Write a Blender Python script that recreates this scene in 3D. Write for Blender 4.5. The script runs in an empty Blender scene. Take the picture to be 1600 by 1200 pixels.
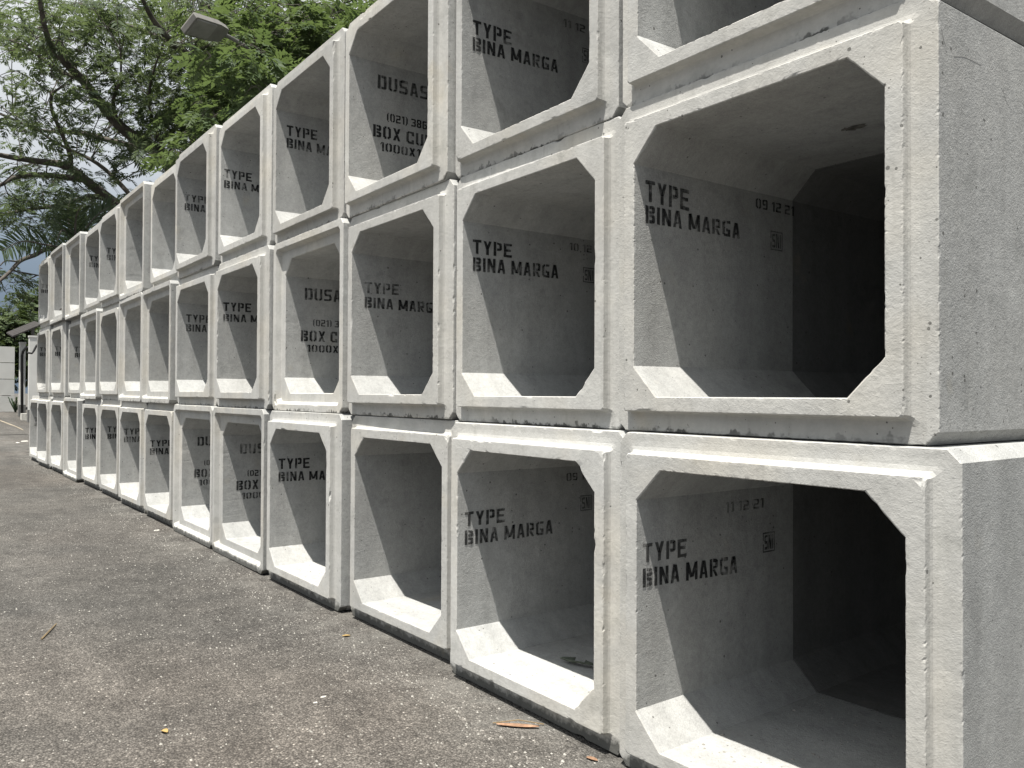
import bpy, math, random
import numpy as np
from mathutils import Vector, Matrix, noise

scene = bpy.context.scene
C = scene.collection
R = math.radians
rng = random.Random(7)

# ------------------------------------------------------------------ camera
F_PX, CAM, YAW, PITCH, ROLL = 1304.8, Vector((3.439, -2.242, 1.401)), 0.9390, 0.0131, 0.0044
fw = Vector((-math.sin(YAW) * math.cos(PITCH), math.cos(YAW) * math.cos(PITCH), math.sin(PITCH)))
r0 = Vector((math.cos(YAW), math.sin(YAW), 0)); u0 = r0.cross(fw)
RT = math.cos(ROLL) * r0 + math.sin(ROLL) * u0
UP = -math.sin(ROLL) * r0 + math.cos(ROLL) * u0
cam = bpy.data.cameras.new('camera'); cam_o = bpy.data.objects.new('camera', cam); C.objects.link(cam_o)
cam.sensor_fit = 'HORIZONTAL'; cam.sensor_width = 36; cam.lens = 36 * F_PX / 1600
cam.clip_start = 0.05; cam.clip_end = 3000
cam_o.matrix_world = Matrix(((RT.x, UP.x, -fw.x, CAM.x), (RT.y, UP.y, -fw.y, CAM.y), (RT.z, UP.z, -fw.z, CAM.z), (0, 0, 0, 1)))
scene.camera = cam_o

def ray(px, py):
    return fw + RT * ((px - 800) / F_PX) + UP * ((600 - py) / F_PX)
def at(px, py, D):                      # a point D metres away along a pixel's direction
    return CAM + ray(px, py).normalized() * D
def on_x(px, py, X):
    d = ray(px, py); return CAM + d * ((X - CAM.x) / d.x)
def on_z(px, py, z):
    d = ray(px, py); return CAM + d * ((z - CAM.z) / d.z)

# ------------------------------------------------------------------ sky, sun, exposure
SUN_TO = Vector((0.145, -0.29, 1.0)).normalized()
world = bpy.data.worlds.new('World'); scene.world = world; world.use_nodes = True
wt = world.node_tree; wt.nodes.clear()
def N(nt, kind, **kw):
    n = nt.nodes.new(kind)
    for k, v in kw.items():
        if k in ('operation', 'blend_type', 'data_type', 'sky_type', 'attribute_type', 'attribute_name', 'feature', 'noise_dimensions', 'interpolation', 'distance', 'mode'):
            setattr(n, k, v)
        else:
            n.inputs[k].default_value = v
    return n
def ramp(nt, src, stops, interp='LINEAR'):
    n = nt.nodes.new('ShaderNodeValToRGB'); n.color_ramp.interpolation = interp
    e = n.color_ramp.elements
    while len(e) < len(stops): e.new(0.5)
    for el, (p, c) in zip(e, stops):
        el.position = p; el.color = (c, c, c, 1) if isinstance(c, (int, float)) else (*c, 1)
    nt.links.new(src, n.inputs[0]); return n.outputs[0]
def mixc(nt, fac, a, b, blend='MIX'):
    n = nt.nodes.new('ShaderNodeMix'); n.data_type = 'RGBA'; n.blend_type = blend
    for sock, v in ((n.inputs[0], fac), (n.inputs[6], a), (n.inputs[7], b)):
        if hasattr(v, 'is_linked'): nt.links.new(v, sock)
        elif isinstance(v, (int, float)): sock.default_value = v
        else: sock.default_value = (*v, 1)
    return n.outputs[2]
def math_n(nt, op, a, b=None, clamp=False):
    n = nt.nodes.new('ShaderNodeMath'); n.operation = op; n.use_clamp = clamp
    for s, v in zip(n.inputs, (a, b)):
        if v is None: continue
        if hasattr(v, 'is_linked'): nt.links.new(v, s)
        else: s.default_value = v
    return n.outputs[0]

sky = wt.nodes.new('ShaderNodeTexSky'); sky.sky_type = 'NISHITA'; sky.sun_disc = False
sky.sun_elevation = math.asin(SUN_TO.z); sky.sun_rotation = math.atan2(SUN_TO.x, SUN_TO.y)
sky.air_density = 1.0; sky.dust_density = 2.0
skys = wt.nodes.new('ShaderNodeVectorMath'); skys.operation = 'SCALE'; skys.inputs['Scale'].default_value = 0.08
wt.links.new(sky.outputs[0], skys.inputs[0])
tc = wt.nodes.new('ShaderNodeTexCoord')
sep = wt.nodes.new('ShaderNodeSeparateXYZ'); wt.links.new(tc.outputs['Generated'], sep.inputs[0])
cn = N(wt, 'ShaderNodeTexNoise', Scale=3.2, Detail=6.0, Roughness=0.55); wt.links.new(tc.outputs['Generated'], cn.inputs['Vector'])
cfac = ramp(wt, cn.outputs['Fac'], [(0.30, 0.82), (0.58, 1.0)])
# thin bright overcast that thickens to blue-grey cloud low over the horizon
elev = math_n(wt, 'ADD', sep.outputs['Z'], math_n(wt, 'MULTIPLY', math_n(wt, 'SUBTRACT', cn.outputs['Fac'], 0.5), 0.06))
ccol = ramp(wt, elev, [(0.0, (0.095, 0.125, 0.165)), (0.08, (0.10, 0.13, 0.172)), (0.13, (0.14, 0.175, 0.22)), (0.18, (0.23, 0.265, 0.30)), (0.24, (0.385, 0.405, 0.425)), (0.42, (0.49, 0.505, 0.515)), (1.0, (0.60, 0.625, 0.64))])
wcol = mixc(wt, cfac, skys.outputs[0], ccol)
bg = wt.nodes.new('ShaderNodeBackground'); bg.inputs['Strength'].default_value = 1.0
wo = wt.nodes.new('ShaderNodeOutputWorld')
wt.links.new(wcol, bg.inputs[0]); wt.links.new(bg.outputs[0], wo.inputs[0])

sun = bpy.data.lights.new('sun', 'SUN'); sun.energy = 5.0; sun.angle = R(0.55); sun.color = (1.0, 0.955, 0.88)
sun_o = bpy.data.objects.new('sun', sun); C.objects.link(sun_o)
sun_o.rotation_euler = (-SUN_TO).to_track_quat('-Z', 'Y').to_euler(); sun_o.location = (0, -4, 20)
vs = scene.view_settings; vs.view_transform = 'Standard'; vs.look = 'None'; vs.gamma = 1; vs.use_curve_mapping = False
vs.exposure = 0.82
scene.render.engine = 'CYCLES'
scene.cycles.max_bounces = 6; scene.cycles.diffuse_bounces = 4; scene.cycles.transparent_max_bounces = 8

# ------------------------------------------------------------------ materials
def mat(name):
    m = bpy.data.materials.new(name); m.use_nodes = True
    nt = m.node_tree; nt.nodes.clear()
    b = nt.nodes.new('ShaderNodeBsdfPrincipled'); o = nt.nodes.new('ShaderNodeOutputMaterial')
    nt.links.new(b.outputs[0], o.inputs[0])
    b.inputs['Specular IOR Level'].default_value = 0.25
    return m, nt, b
def plain(name, col, rough=0.8, metal=0.0, var=0.25, scale=9.0, bump=0.2):
    m, nt, b = mat(name)
    t = nt.nodes.new('ShaderNodeTexCoord')
    n = N(nt, 'ShaderNodeTexNoise', Scale=scale, Detail=6.0); nt.links.new(t.outputs['Object'], n.inputs['Vector'])
    k = ramp(nt, n.outputs['Fac'], [(0.25, 1 - var), (0.75, 1 + var)])
    nt.links.new(mixc(nt, 1.0, col, k, 'MULTIPLY'), b.inputs['Base Color'])
    b.inputs['Roughness'].default_value = rough; b.inputs['Metallic'].default_value = metal
    if bump:
        n2 = N(nt, 'ShaderNodeTexNoise', Scale=scale * 6, Detail=4.0); nt.links.new(t.outputs['Object'], n2.inputs['Vector'])
        bp = N(nt, 'ShaderNodeBump', Strength=bump, Distance=0.01); nt.links.new(n2.outputs['Fac'], bp.inputs['Height'])
        nt.links.new(bp.outputs[0], b.inputs['Normal'])
    return m

def concrete(name, grain, lighter=1.0):
    m, nt, b = mat(name)
    L = nt.links.new
    t = nt.nodes.new('ShaderNodeTexCoord')
    sd = N(nt, 'ShaderNodeAttribute', attribute_type='OBJECT', attribute_name='seed')
    off = nt.nodes.new('ShaderNodeVectorMath'); off.operation = 'MULTIPLY_ADD'
    L(sd.outputs['Fac'], off.inputs[0]); off.inputs[1].default_value = (7.3, 3.1, 5.7); L(t.outputs['Object'], off.inputs[2])
    P = off.outputs[0]
    def nz(s, d=5.0, r=0.55, vec=None):
        n = N(nt, 'ShaderNodeTexNoise', Scale=s, Detail=d, Roughness=r); L(vec or P, n.inputs['Vector']); return n.outputs['Fac']
    big, mid, fine, grit = nz(1.7, 3), nz(9, 4, 0.62), nz(60, 3, 0.7), nz(210, 2, 0.7)
    tone = nz(0.9, 2)
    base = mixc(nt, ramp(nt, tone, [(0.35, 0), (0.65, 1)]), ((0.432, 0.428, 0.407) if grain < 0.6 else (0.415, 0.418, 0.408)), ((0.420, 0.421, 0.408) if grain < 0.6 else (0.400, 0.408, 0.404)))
    base = mixc(nt, ramp(nt, big, [(0.48, 0), (0.70, 0.7 if grain < 0.6 else 0.15)]), base, (0.455, 0.434, 0.385))
    base = mixc(nt, 1.0, base, ramp(nt, mid, [(0.28, 0.88 if grain < 0.6 else 0.91), (0.72, 1.09 if grain < 0.6 else 1.07)]), 'MULTIPLY')
    base = mixc(nt, 1.0, base, ramp(nt, fine, [(0.25, 0.93), (0.75, 1.06)]), 'MULTIPLY')
    if grain > 0.6:
        base = mixc(nt, 1.0, base, ramp(nt, nz(34, 3, 0.75), [(0.30, 0.88), (0.52, 1.0), (0.72, 1.07)]), 'MULTIPLY')
        base = mixc(nt, 1.0, base, ramp(nt, grit, [(0.30, 0.86), (0.70, 1.12)]), 'MULTIPLY')
    # each casting a shade of its own
    jit = math_n(nt, 'FRACT', math_n(nt, 'MULTIPLY', sd.outputs['Fac'], 12.9898))
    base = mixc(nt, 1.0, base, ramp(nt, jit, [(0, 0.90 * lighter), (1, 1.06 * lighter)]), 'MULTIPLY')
    # air-bubble pits
    vo = N(nt, 'ShaderNodeTexVoronoi', Scale=42.0, Randomness=1.0); L(P, vo.inputs['Vector'])
    pick = N(nt, 'ShaderNodeTexNoise', Scale=14.0, Detail=1.0); L(P, pick.inputs['Vector'])
    pr = math_n(nt, 'MULTIPLY', ramp(nt, vo.outputs['Color'], [(0.52, 0), (1.0, 0.30)]), ramp(nt, pick.outputs['Fac'], [(0.42, 0), (0.62, 1)]))
    pit = math_n(nt, 'LESS_THAN', vo.outputs['Distance'], pr)
    base = mixc(nt, math_n(nt, 'MULTIPLY', pit, 0.75), base, (0.07, 0.07, 0.065))
    # smeared lighter cement skin with hard-edged outlines, and faint upright form-board bands
    skin = ramp(nt, nz(4.2, 4, 0.55), [(0.565, 0), (0.60, 0.45)])
    base = mixc(nt, skin, base, mixc(nt, 1.0, base, (1.10, 1.10, 1.09), 'MULTIPLY'))
    base = mixc(nt, ramp(nt, nz(6.5, 4, 0.6), [(0.34, 0.55), (0.41, 0)]), base, mixc(nt, 1.0, base, (0.80, 0.805, 0.80), 'MULTIPLY'))
    mpb = nt.nodes.new('ShaderNodeMapping'); mpb.inputs['Scale'].default_value = (0.15, 7.0, 0.15); L(P, mpb.inputs['Vector'])
    base = mixc(nt, 1.0, base, ramp(nt, nz(1.0, 2, 0.5, mpb.outputs[0]), [(0.3, 0.91), (0.7, 1.07)]), 'MULTIPLY')
    # vertical water marks and black algae along the foot of each casting
    mp = nt.nodes.new('ShaderNodeMapping'); mp.inputs['Scale'].default_value = (22, 22, 1.6); L(P, mp.inputs['Vector'])
    strk = nz(1.0, 3, 0.6, mp.outputs[0])
    base = mixc(nt, ramp(nt, strk, [(0.58, 0), (0.80, 0.34 if grain < 0.6 else 0.18)]), base, (0.24, 0.235, 0.215))
    sp = nt.nodes.new('ShaderNodeSeparateXYZ'); L(t.outputs['Object'], sp.inputs[0])
    foot = math_n(nt, 'ADD', math_n(nt, 'MULTIPLY', sp.outputs['Z'], -1.0), math_n(nt, 'MULTIPLY', nz(26, 2, 0.7), 0.13))
    fo = math_n(nt, 'MULTIPLY', ramp(nt, foot, [(0.052, 0), (0.066, 0.85)]), ramp(nt, nz(3.1, 2), [(0.40, 0.1), (0.6, 1)]))
    fo = math_n(nt, 'MULTIPLY', fo, math_n(nt, 'LESS_THAN', sp.outputs['Y'], 0.055))
    base = mixc(nt, fo, base, (0.045, 0.046, 0.042))
    dm = N(nt, 'ShaderNodeAttribute', attribute_type='OBJECT', attribute_name='dirt_shade')
    dmask = ramp(nt, math_n(nt, 'ADD', math_n(nt, 'MULTIPLY', sp.outputs['Z'], -1.0), math_n(nt, 'ADD', math_n(nt, 'MULTIPLY', nz(16, 3, 0.7), 0.10), 0.008)), [(-0.0, 0), (0.030, 0.92)])
    dmask = math_n(nt, 'MULTIPLY', math_n(nt, 'MULTIPLY', dmask, dm.outputs['Fac']), math_n(nt, 'LESS_THAN', sp.outputs['Y'], 0.10))
    base = mixc(nt, dmask, base, (0.085, 0.086, 0.080))  # damp dirt and weak ground bounce, both painted dark on the bottom row's ledge
    # ochre water stains
    base = mixc(nt, ramp(nt, nz(2.9, 3), [(0.66, 0), (0.80, 0.35)]), base, (0.42, 0.35, 0.22))
    L(base, b.inputs['Base Color']); b.inputs['Roughness'].default_value = 0.92
    # hairline scratches and trowel lines
    mp2 = nt.nodes.new('ShaderNodeMapping'); mp2.inputs['Scale'].default_value = (1, 9, 3.0); mp2.inputs['Rotation'].default_value = (0.5, 0.2, 0.7); L(P, mp2.inputs['Vector'])
    sc = N(nt, 'ShaderNodeTexNoise', Scale=5.0, Detail=2.0, Distortion=1.2); L(mp2.outputs[0], sc.inputs['Vector'])
    scr = ramp(nt, sc.outputs['Fac'], [(0.490, 0), (0.5, 1), (0.510, 0)])
    h = math_n(nt, 'ADD', math_n(nt, 'MULTIPLY', fine, 0.55), math_n(nt, 'MULTIPLY', grit, grain * 0.6))
    h = math_n(nt, 'ADD', h, math_n(nt, 'MULTIPLY', mid, 0.35 if grain < 0.6 else 0.8))
    h = math_n(nt, 'SUBTRACT', h, math_n(nt, 'MULTIPLY', pit, 0.8))
    h = math_n(nt, 'ADD', h, math_n(nt, 'MULTIPLY', scr, 0.06))
    bp = N(nt, 'ShaderNodeBump', Strength=0.75, Distance=0.004); L(h, bp.inputs['Height']); L(bp.outputs[0], b.inputs['Normal'])
    return m
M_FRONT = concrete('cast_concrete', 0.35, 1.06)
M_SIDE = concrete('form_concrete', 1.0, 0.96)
M_REAR_SHADE = concrete('rear_shade_concrete', 0.8, 0.42)  # same concrete darkened: deep interior shade put into the rear line's colour

def asphalt():
    m, nt, b = mat('worn_asphalt'); L = nt.links.new
    t = nt.nodes.new('ShaderNodeTexCoord'); P = t.outputs['Object']
    def nz(s, d=5.0, r=0.6):
        n = N(nt, 'ShaderNodeTexNoise', Scale=s, Detail=d, Roughness=r); L(P, n.inputs['Vector']); return n.outputs['Fac']
    patch = nz(0.55, 5); mid = nz(4.5, 5); fine = nz(70, 4, 0.7)
    base = mixc(nt, ramp(nt, patch, [(0.38, 0), (0.62, 1)]), (0.103, 0.099, 0.092), (0.122, 0.115, 0.105))
    base = mixc(nt, ramp(nt, nz(0.21, 3), [(0.45, 0), (0.68, 0.8)]), base, (0.125, 0.111, 0.097))
    base = mixc(nt, 1.0, base, ramp(nt, mid, [(0.25, 0.72), (0.75, 1.25)]), 'MULTIPLY')
    v1 = N(nt, 'ShaderNodeTexVoronoi', Scale=115.0); L(P, v1.inputs['Vector'])
    st = ramp(nt, v1.outputs['Color'], [(0.0, 0.62), (0.40, 0.90), (0.62, 1.10), (0.82, 1.38), (0.90, 1.8), (0.96, 3.6)])
    base = mixc(nt, 1.0, base, st, 'MULTIPLY')
    base = mixc(nt, 1.0, base, ramp(nt, v1.outputs['Distance'], [(0.25, 1.15), (0.62, 0.55)]), 'MULTIPLY')
    base = mixc(nt, 1.0, base, ramp(nt, nz(28, 4, 0.7), [(0.30, 0.72), (0.70, 1.30)]), 'MULTIPLY')
    v2 = N(nt, 'ShaderNodeTexVoronoi', Scale=42.0); L(P, v2.inputs['Vector'])
    big = math_n(nt, 'MULTIPLY', math_n(nt, 'LESS_THAN', v2.outputs['Distance'], 0.33), ramp(nt, v2.outputs['Color'], [(0.84, 0), (0.92, 0.5)]))
    base = mixc(nt, big, base, (0.24, 0.23, 0.205))
    base = mixc(nt, 1.0, base, ramp(nt, nz(0.42, 4, 0.6), [(0.34, 0.85), (0.50, 1.0), (0.66, 1.10)]), 'MULTIPLY')
    mpt = nt.nodes.new('ShaderNodeMapping'); mpt.inputs['Scale'].default_value = (0.16, 2.3, 1); mpt.inputs['Rotation'].default_value = (0, 0, 0.10); L(P, mpt.inputs['Vector'])
    tn = N(nt, 'ShaderNodeTexNoise', Scale=1.0, Detail=3.0); L(mpt.outputs[0], tn.inputs['Vector'])
    base = mixc(nt, 1.0, base, ramp(nt, tn.outputs['Fac'], [(0.35, 0.86), (0.65, 1.12)]), 'MULTIPLY')
    # cement dust washed off the castings, along their foot
    sp = nt.nodes.new('ShaderNodeSeparateXYZ'); L(P, sp.inputs[0])
    near = ramp(nt, math_n(nt, 'ADD', sp.outputs['Y'], 0.55), [(0.05, 0), (0.50, 1.0), (0.60, 1.0), (0.95, 0)])
    base = mixc(nt, math_n(nt, 'MULTIPLY', near, ramp(nt, nz(2.6, 6, 0.7), [(0.46, 0), (0.74, 0.75)])), base, (0.20, 0.195, 0.18))
    base = mixc(nt, ramp(nt, nz(1.35, 5, 0.7), [(0.70, 0), (0.80, 0.55)]), base, (0.17, 0.165, 0.15))
    L(base, b.inputs['Base Color']); b.inputs['Roughness'].default_value = 0.88
    h = math_n(nt, 'ADD', math_n(nt, 'MULTIPLY', v1.outputs['Distance'], -0.9), math_n(nt, 'MULTIPLY', fine, 0.9))
    h = math_n(nt, 'ADD', h, math_n(nt, 'MULTIPLY', v2.outputs['Distance'], -0.7))
    h = math_n(nt, 'ADD', h, math_n(nt, 'MULTIPLY', mid, 1.5))
    bp = N(nt, 'ShaderNodeBump', Strength=1.0, Distance=0.007); L(h, bp.inputs['Height']); L(bp.outputs[0], b.inputs['Normal'])
    return m
M_ASPHALT = asphalt()

def paint_mat():
    m, nt, b = mat('worn_black_stencil_paint'); L = nt.links.new
    t = nt.nodes.new('ShaderNodeTexCoord')
    sd = N(nt, 'ShaderNodeAttribute', attribute_type='OBJECT', attribute_name='seed')
    off = nt.nodes.new('ShaderNodeVectorMath'); off.operation = 'MULTIPLY_ADD'
    L(sd.outputs['Fac'], off.inputs[0]); off.inputs[1].default_value = (7.3, 3.1, 5.7); L(t.outputs['Object'], off.inputs[2])
    n = N(nt, 'ShaderNodeTexNoise', Scale=26.0, Detail=6.0, Roughness=0.7); L(off.outputs[0], n.inputs['Vector'])
    n2 = N(nt, 'ShaderNodeTexNoise', Scale=4.0, Detail=2.0); L(off.outputs[0], n2.inputs['Vector'])
    wear = math_n(nt, 'ADD', math_n(nt, 'MULTIPLY', n.outputs['Fac'], 0.6), math_n(nt, 'MULTIPLY', n2.outputs['Fac'], 0.5))
    fd = N(nt, 'ShaderNodeAttribute', attribute_type='OBJECT', attribute_name='fade')
    a = math_n(nt, 'MULTIPLY', ramp(nt, wear, [(0.40, 0.22), (0.56, 0.95)]), math_n(nt, 'SUBTRACT', 1.0, fd.outputs['Fac']))
    b.inputs['Base Color'].default_value = (0.022, 0.023, 0.024, 1); b.inputs['Roughness'].default_value = 0.75
    L(a, b.inputs['Alpha'])
    return m
M_PAINT = paint_mat()

def leaf_mat(name, c1, c2, trans):
    m, nt, b = mat(name); L = nt.links.new
    a = N(nt, 'ShaderNodeAttribute', attribute_name='tint')
    col = mixc(nt, a.outputs['Fac'], c1, c2)
    L(col, b.inputs['Base Color']); b.inputs['Roughness'].default_value = 0.55
    tr = nt.nodes.new('ShaderNodeBsdfTranslucent'); L(mixc(nt, 0.5, col, (c2[0] * 1.6, c2[1] * 1.6, c2[2] * 0.8)), tr.inputs[0])
    mx = nt.nodes.new('ShaderNodeMixShader'); mx.inputs[0].default_value = trans
    L(b.outputs[0], mx.inputs[1]); L(tr.outputs[0], mx.inputs[2])
    L(mx.outputs[0], [n for n in nt.nodes if n.type == 'OUTPUT_MATERIAL'][0].inputs[0])
    return m
M_LEAF_A = leaf_mat('rain_tree_leaf', (0.060, 0.086, 0.058), (0.094, 0.124, 0.066), 0.45)
M_LEAF_B = leaf_mat('bright_leaf', (0.060, 0.094, 0.048), (0.096, 0.134, 0.058), 0.42)
M_LEAF_C = leaf_mat('shrub_leaf', (0.052, 0.078, 0.038), (0.084, 0.112, 0.048), 0.3)
M_PALM = leaf_mat('palm_leaflet', (0.035, 0.058, 0.034), (0.070, 0.095, 0.045), 0.25)
M_BARK = plain('grey_brown_bark', (0.100, 0.090, 0.080), 0.95, var=0.4, scale=6, bump=0.6)
M_PLASTER = plain('white_plaster', (0.58, 0.58, 0.56), 0.9, var=0.12, scale=1.5)
M_PANEL = plain('panel_concrete', (0.50, 0.50, 0.48), 0.9, var=0.12, scale=1.2)
M_GREYBASE = plain('grey_plinth_paint', (0.16, 0.16, 0.155), 0.9)
M_PIPE = plain('black_conduit', (0.03, 0.03, 0.032), 0.5, bump=0)
M_ROOF = plain('weathered_roof_sheet', (0.035, 0.032, 0.030), 0.85, var=0.4)
M_LAMP = plain('grey_painted_metal', (0.16, 0.155, 0.145), 0.6, var=0.2, bump=0)
M_GLASS = plain('dusty_lamp_glass', (0.20, 0.195, 0.185), 0.35, var=0.15, bump=0)
M_STONE = plain('pale_stone_chip', (0.30, 0.29, 0.265), 0.9, var=0.4, scale=3, bump=0)
M_DRY = plain('dry_brown_leaf', (0.27, 0.165, 0.105), 0.85, var=0.5, scale=30)
M_TWIG = plain('dry_twig', (0.20, 0.15, 0.085), 0.9, bump=0)
M_YELLOW = plain('yellowed_leaf', (0.36, 0.25, 0.10), 0.8, bump=0)
M_GREENLEAF = plain('fallen_green_leaf', (0.10, 0.115, 0.09), 0.7, var=0.3, scale=30)
M_SCRAP = plain('white_cement_scrap', (0.55, 0.54, 0.50), 0.9)
M_DRAIN = plain('dark_drain_strip', (0.035, 0.034, 0.030), 0.9, var=0.4)
M_SAND = plain('pale_sand_streak', (0.24, 0.21, 0.16), 0.95, var=0.35, scale=3)
M_STEEL = plain('rusty_steel', (0.07, 0.06, 0.055), 0.7)

# ------------------------------------------------------------------ object helpers
def mesh_obj(name, verts, faces, m, parent=None, mats=None, fmat=None, smooth=False):
    me = bpy.data.meshes.new(name)
    me.from_pydata([tuple(v) for v in verts], [], faces); me.update()
    for mm in (mats or [m]): me.materials.append(mm)
    if fmat is not None: me.polygons.foreach_set('material_index', fmat)
    if smooth: me.polygons.foreach_set('use_smooth', [True] * len(me.polygons))
    o = bpy.data.objects.new(name, me); C.objects.link(o)
    if parent is not None: o.parent = parent
    return o
def tag(o, label, cat, group=None):
    o['label'] = label; o['category'] = cat
    if group: o['group'] = group
    return o
def empty(name, loc=(0, 0, 0), rz=0.0):
    o = bpy.data.objects.new(name, None); C.objects.link(o); o.location = loc; o.rotation_euler = (0, 0, rz)
    o.empty_display_size = 0.1
    return o
class MB:
    def __init__(s): s.v = []; s.f = []
    def box(s, a, b, rot=None, org=None):
        n = len(s.v)
        for z in (a[2], b[2]):
            for x, y in ((a[0], a[1]), (b[0], a[1]), (b[0], b[1]), (a[0], b[1])):
                p = Vector((x, y, z))
                if rot is not None: p = rot @ p
                if org is not None: p = p + Vector(org)
                s.v.append(p)
        s.f += [tuple(n + i for i in q) for q in ((3, 2, 1, 0), (4, 5, 6, 7), (0, 1, 5, 4), (1, 2, 6, 5), (2, 3, 7, 6), (3, 0, 4, 7))]
        return s
    def tube(s, pts, rad, k=6):
        pts = [Vector(p) for p in pts]
        rs = rad if isinstance(rad, (list, tuple)) else [rad] * len(pts)
        n = len(s.v)
        for i, p in enumerate(pts):
            d = (pts[min(i + 1, len(pts) - 1)] - pts[max(i - 1, 0)]).normalized()
            a = d.orthogonal().normalized() if i == 0 else (a - d * a.dot(d)).normalized()
            b = d.cross(a)
            for j in range(k):
                t = 2 * math.pi * j / k
                s.v.append(p + (a * math.cos(t) + b * math.sin(t)) * rs[i])
        for i in range(len(pts) - 1):
            for j in range(k):
                q = n + i * k
                s.f.append((q + j, q + (j + 1) % k, q + k + (j + 1) % k, q + k + j))
        s.f.append(tuple(n + j for j in range(k))[::-1]); q = n + (len(pts) - 1) * k
        s.f.append(tuple(q + j for j in range(k)))
        return s
    def build(s, name, m, parent=None, smooth=False):
        return mesh_obj(name, s.v, s.f, m, parent, smooth=smooth)

SLOPE = -0.005
def gz(x):                                   # height of the yard
    if x > -26: return SLOPE * x
    if x > -33: return 0.13 + (-26 - x) / 7 * 0.53
    return 0.66
# ------------------------------------------------------------------ setting: ground
xs = [-900, -200, -60, -33, -29.5, -26, -14, -4, 6, 30, 200, 900]; ys = [-900, -100, -20, -4, 0, 4, 20, 100, 900]
gv = [(x, y, gz(x)) for x in xs for y in ys]
gf = [(i * len(ys) + j, (i + 1) * len(ys) + j, (i + 1) * len(ys) + j + 1, i * len(ys) + j + 1) for i in range(len(xs) - 1) for j in range(len(ys) - 1)]
g = mesh_obj('ground', gv, gf, M_ASPHALT); g['kind'] = 'structure'
d = MB()
d.box((-26.35, -14, 0.06), (-25.75, 0.9, gz(-26) + 0.006))
o = d.build('drain_channel', M_DRAIN); o['kind'] = 'structure'

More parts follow.
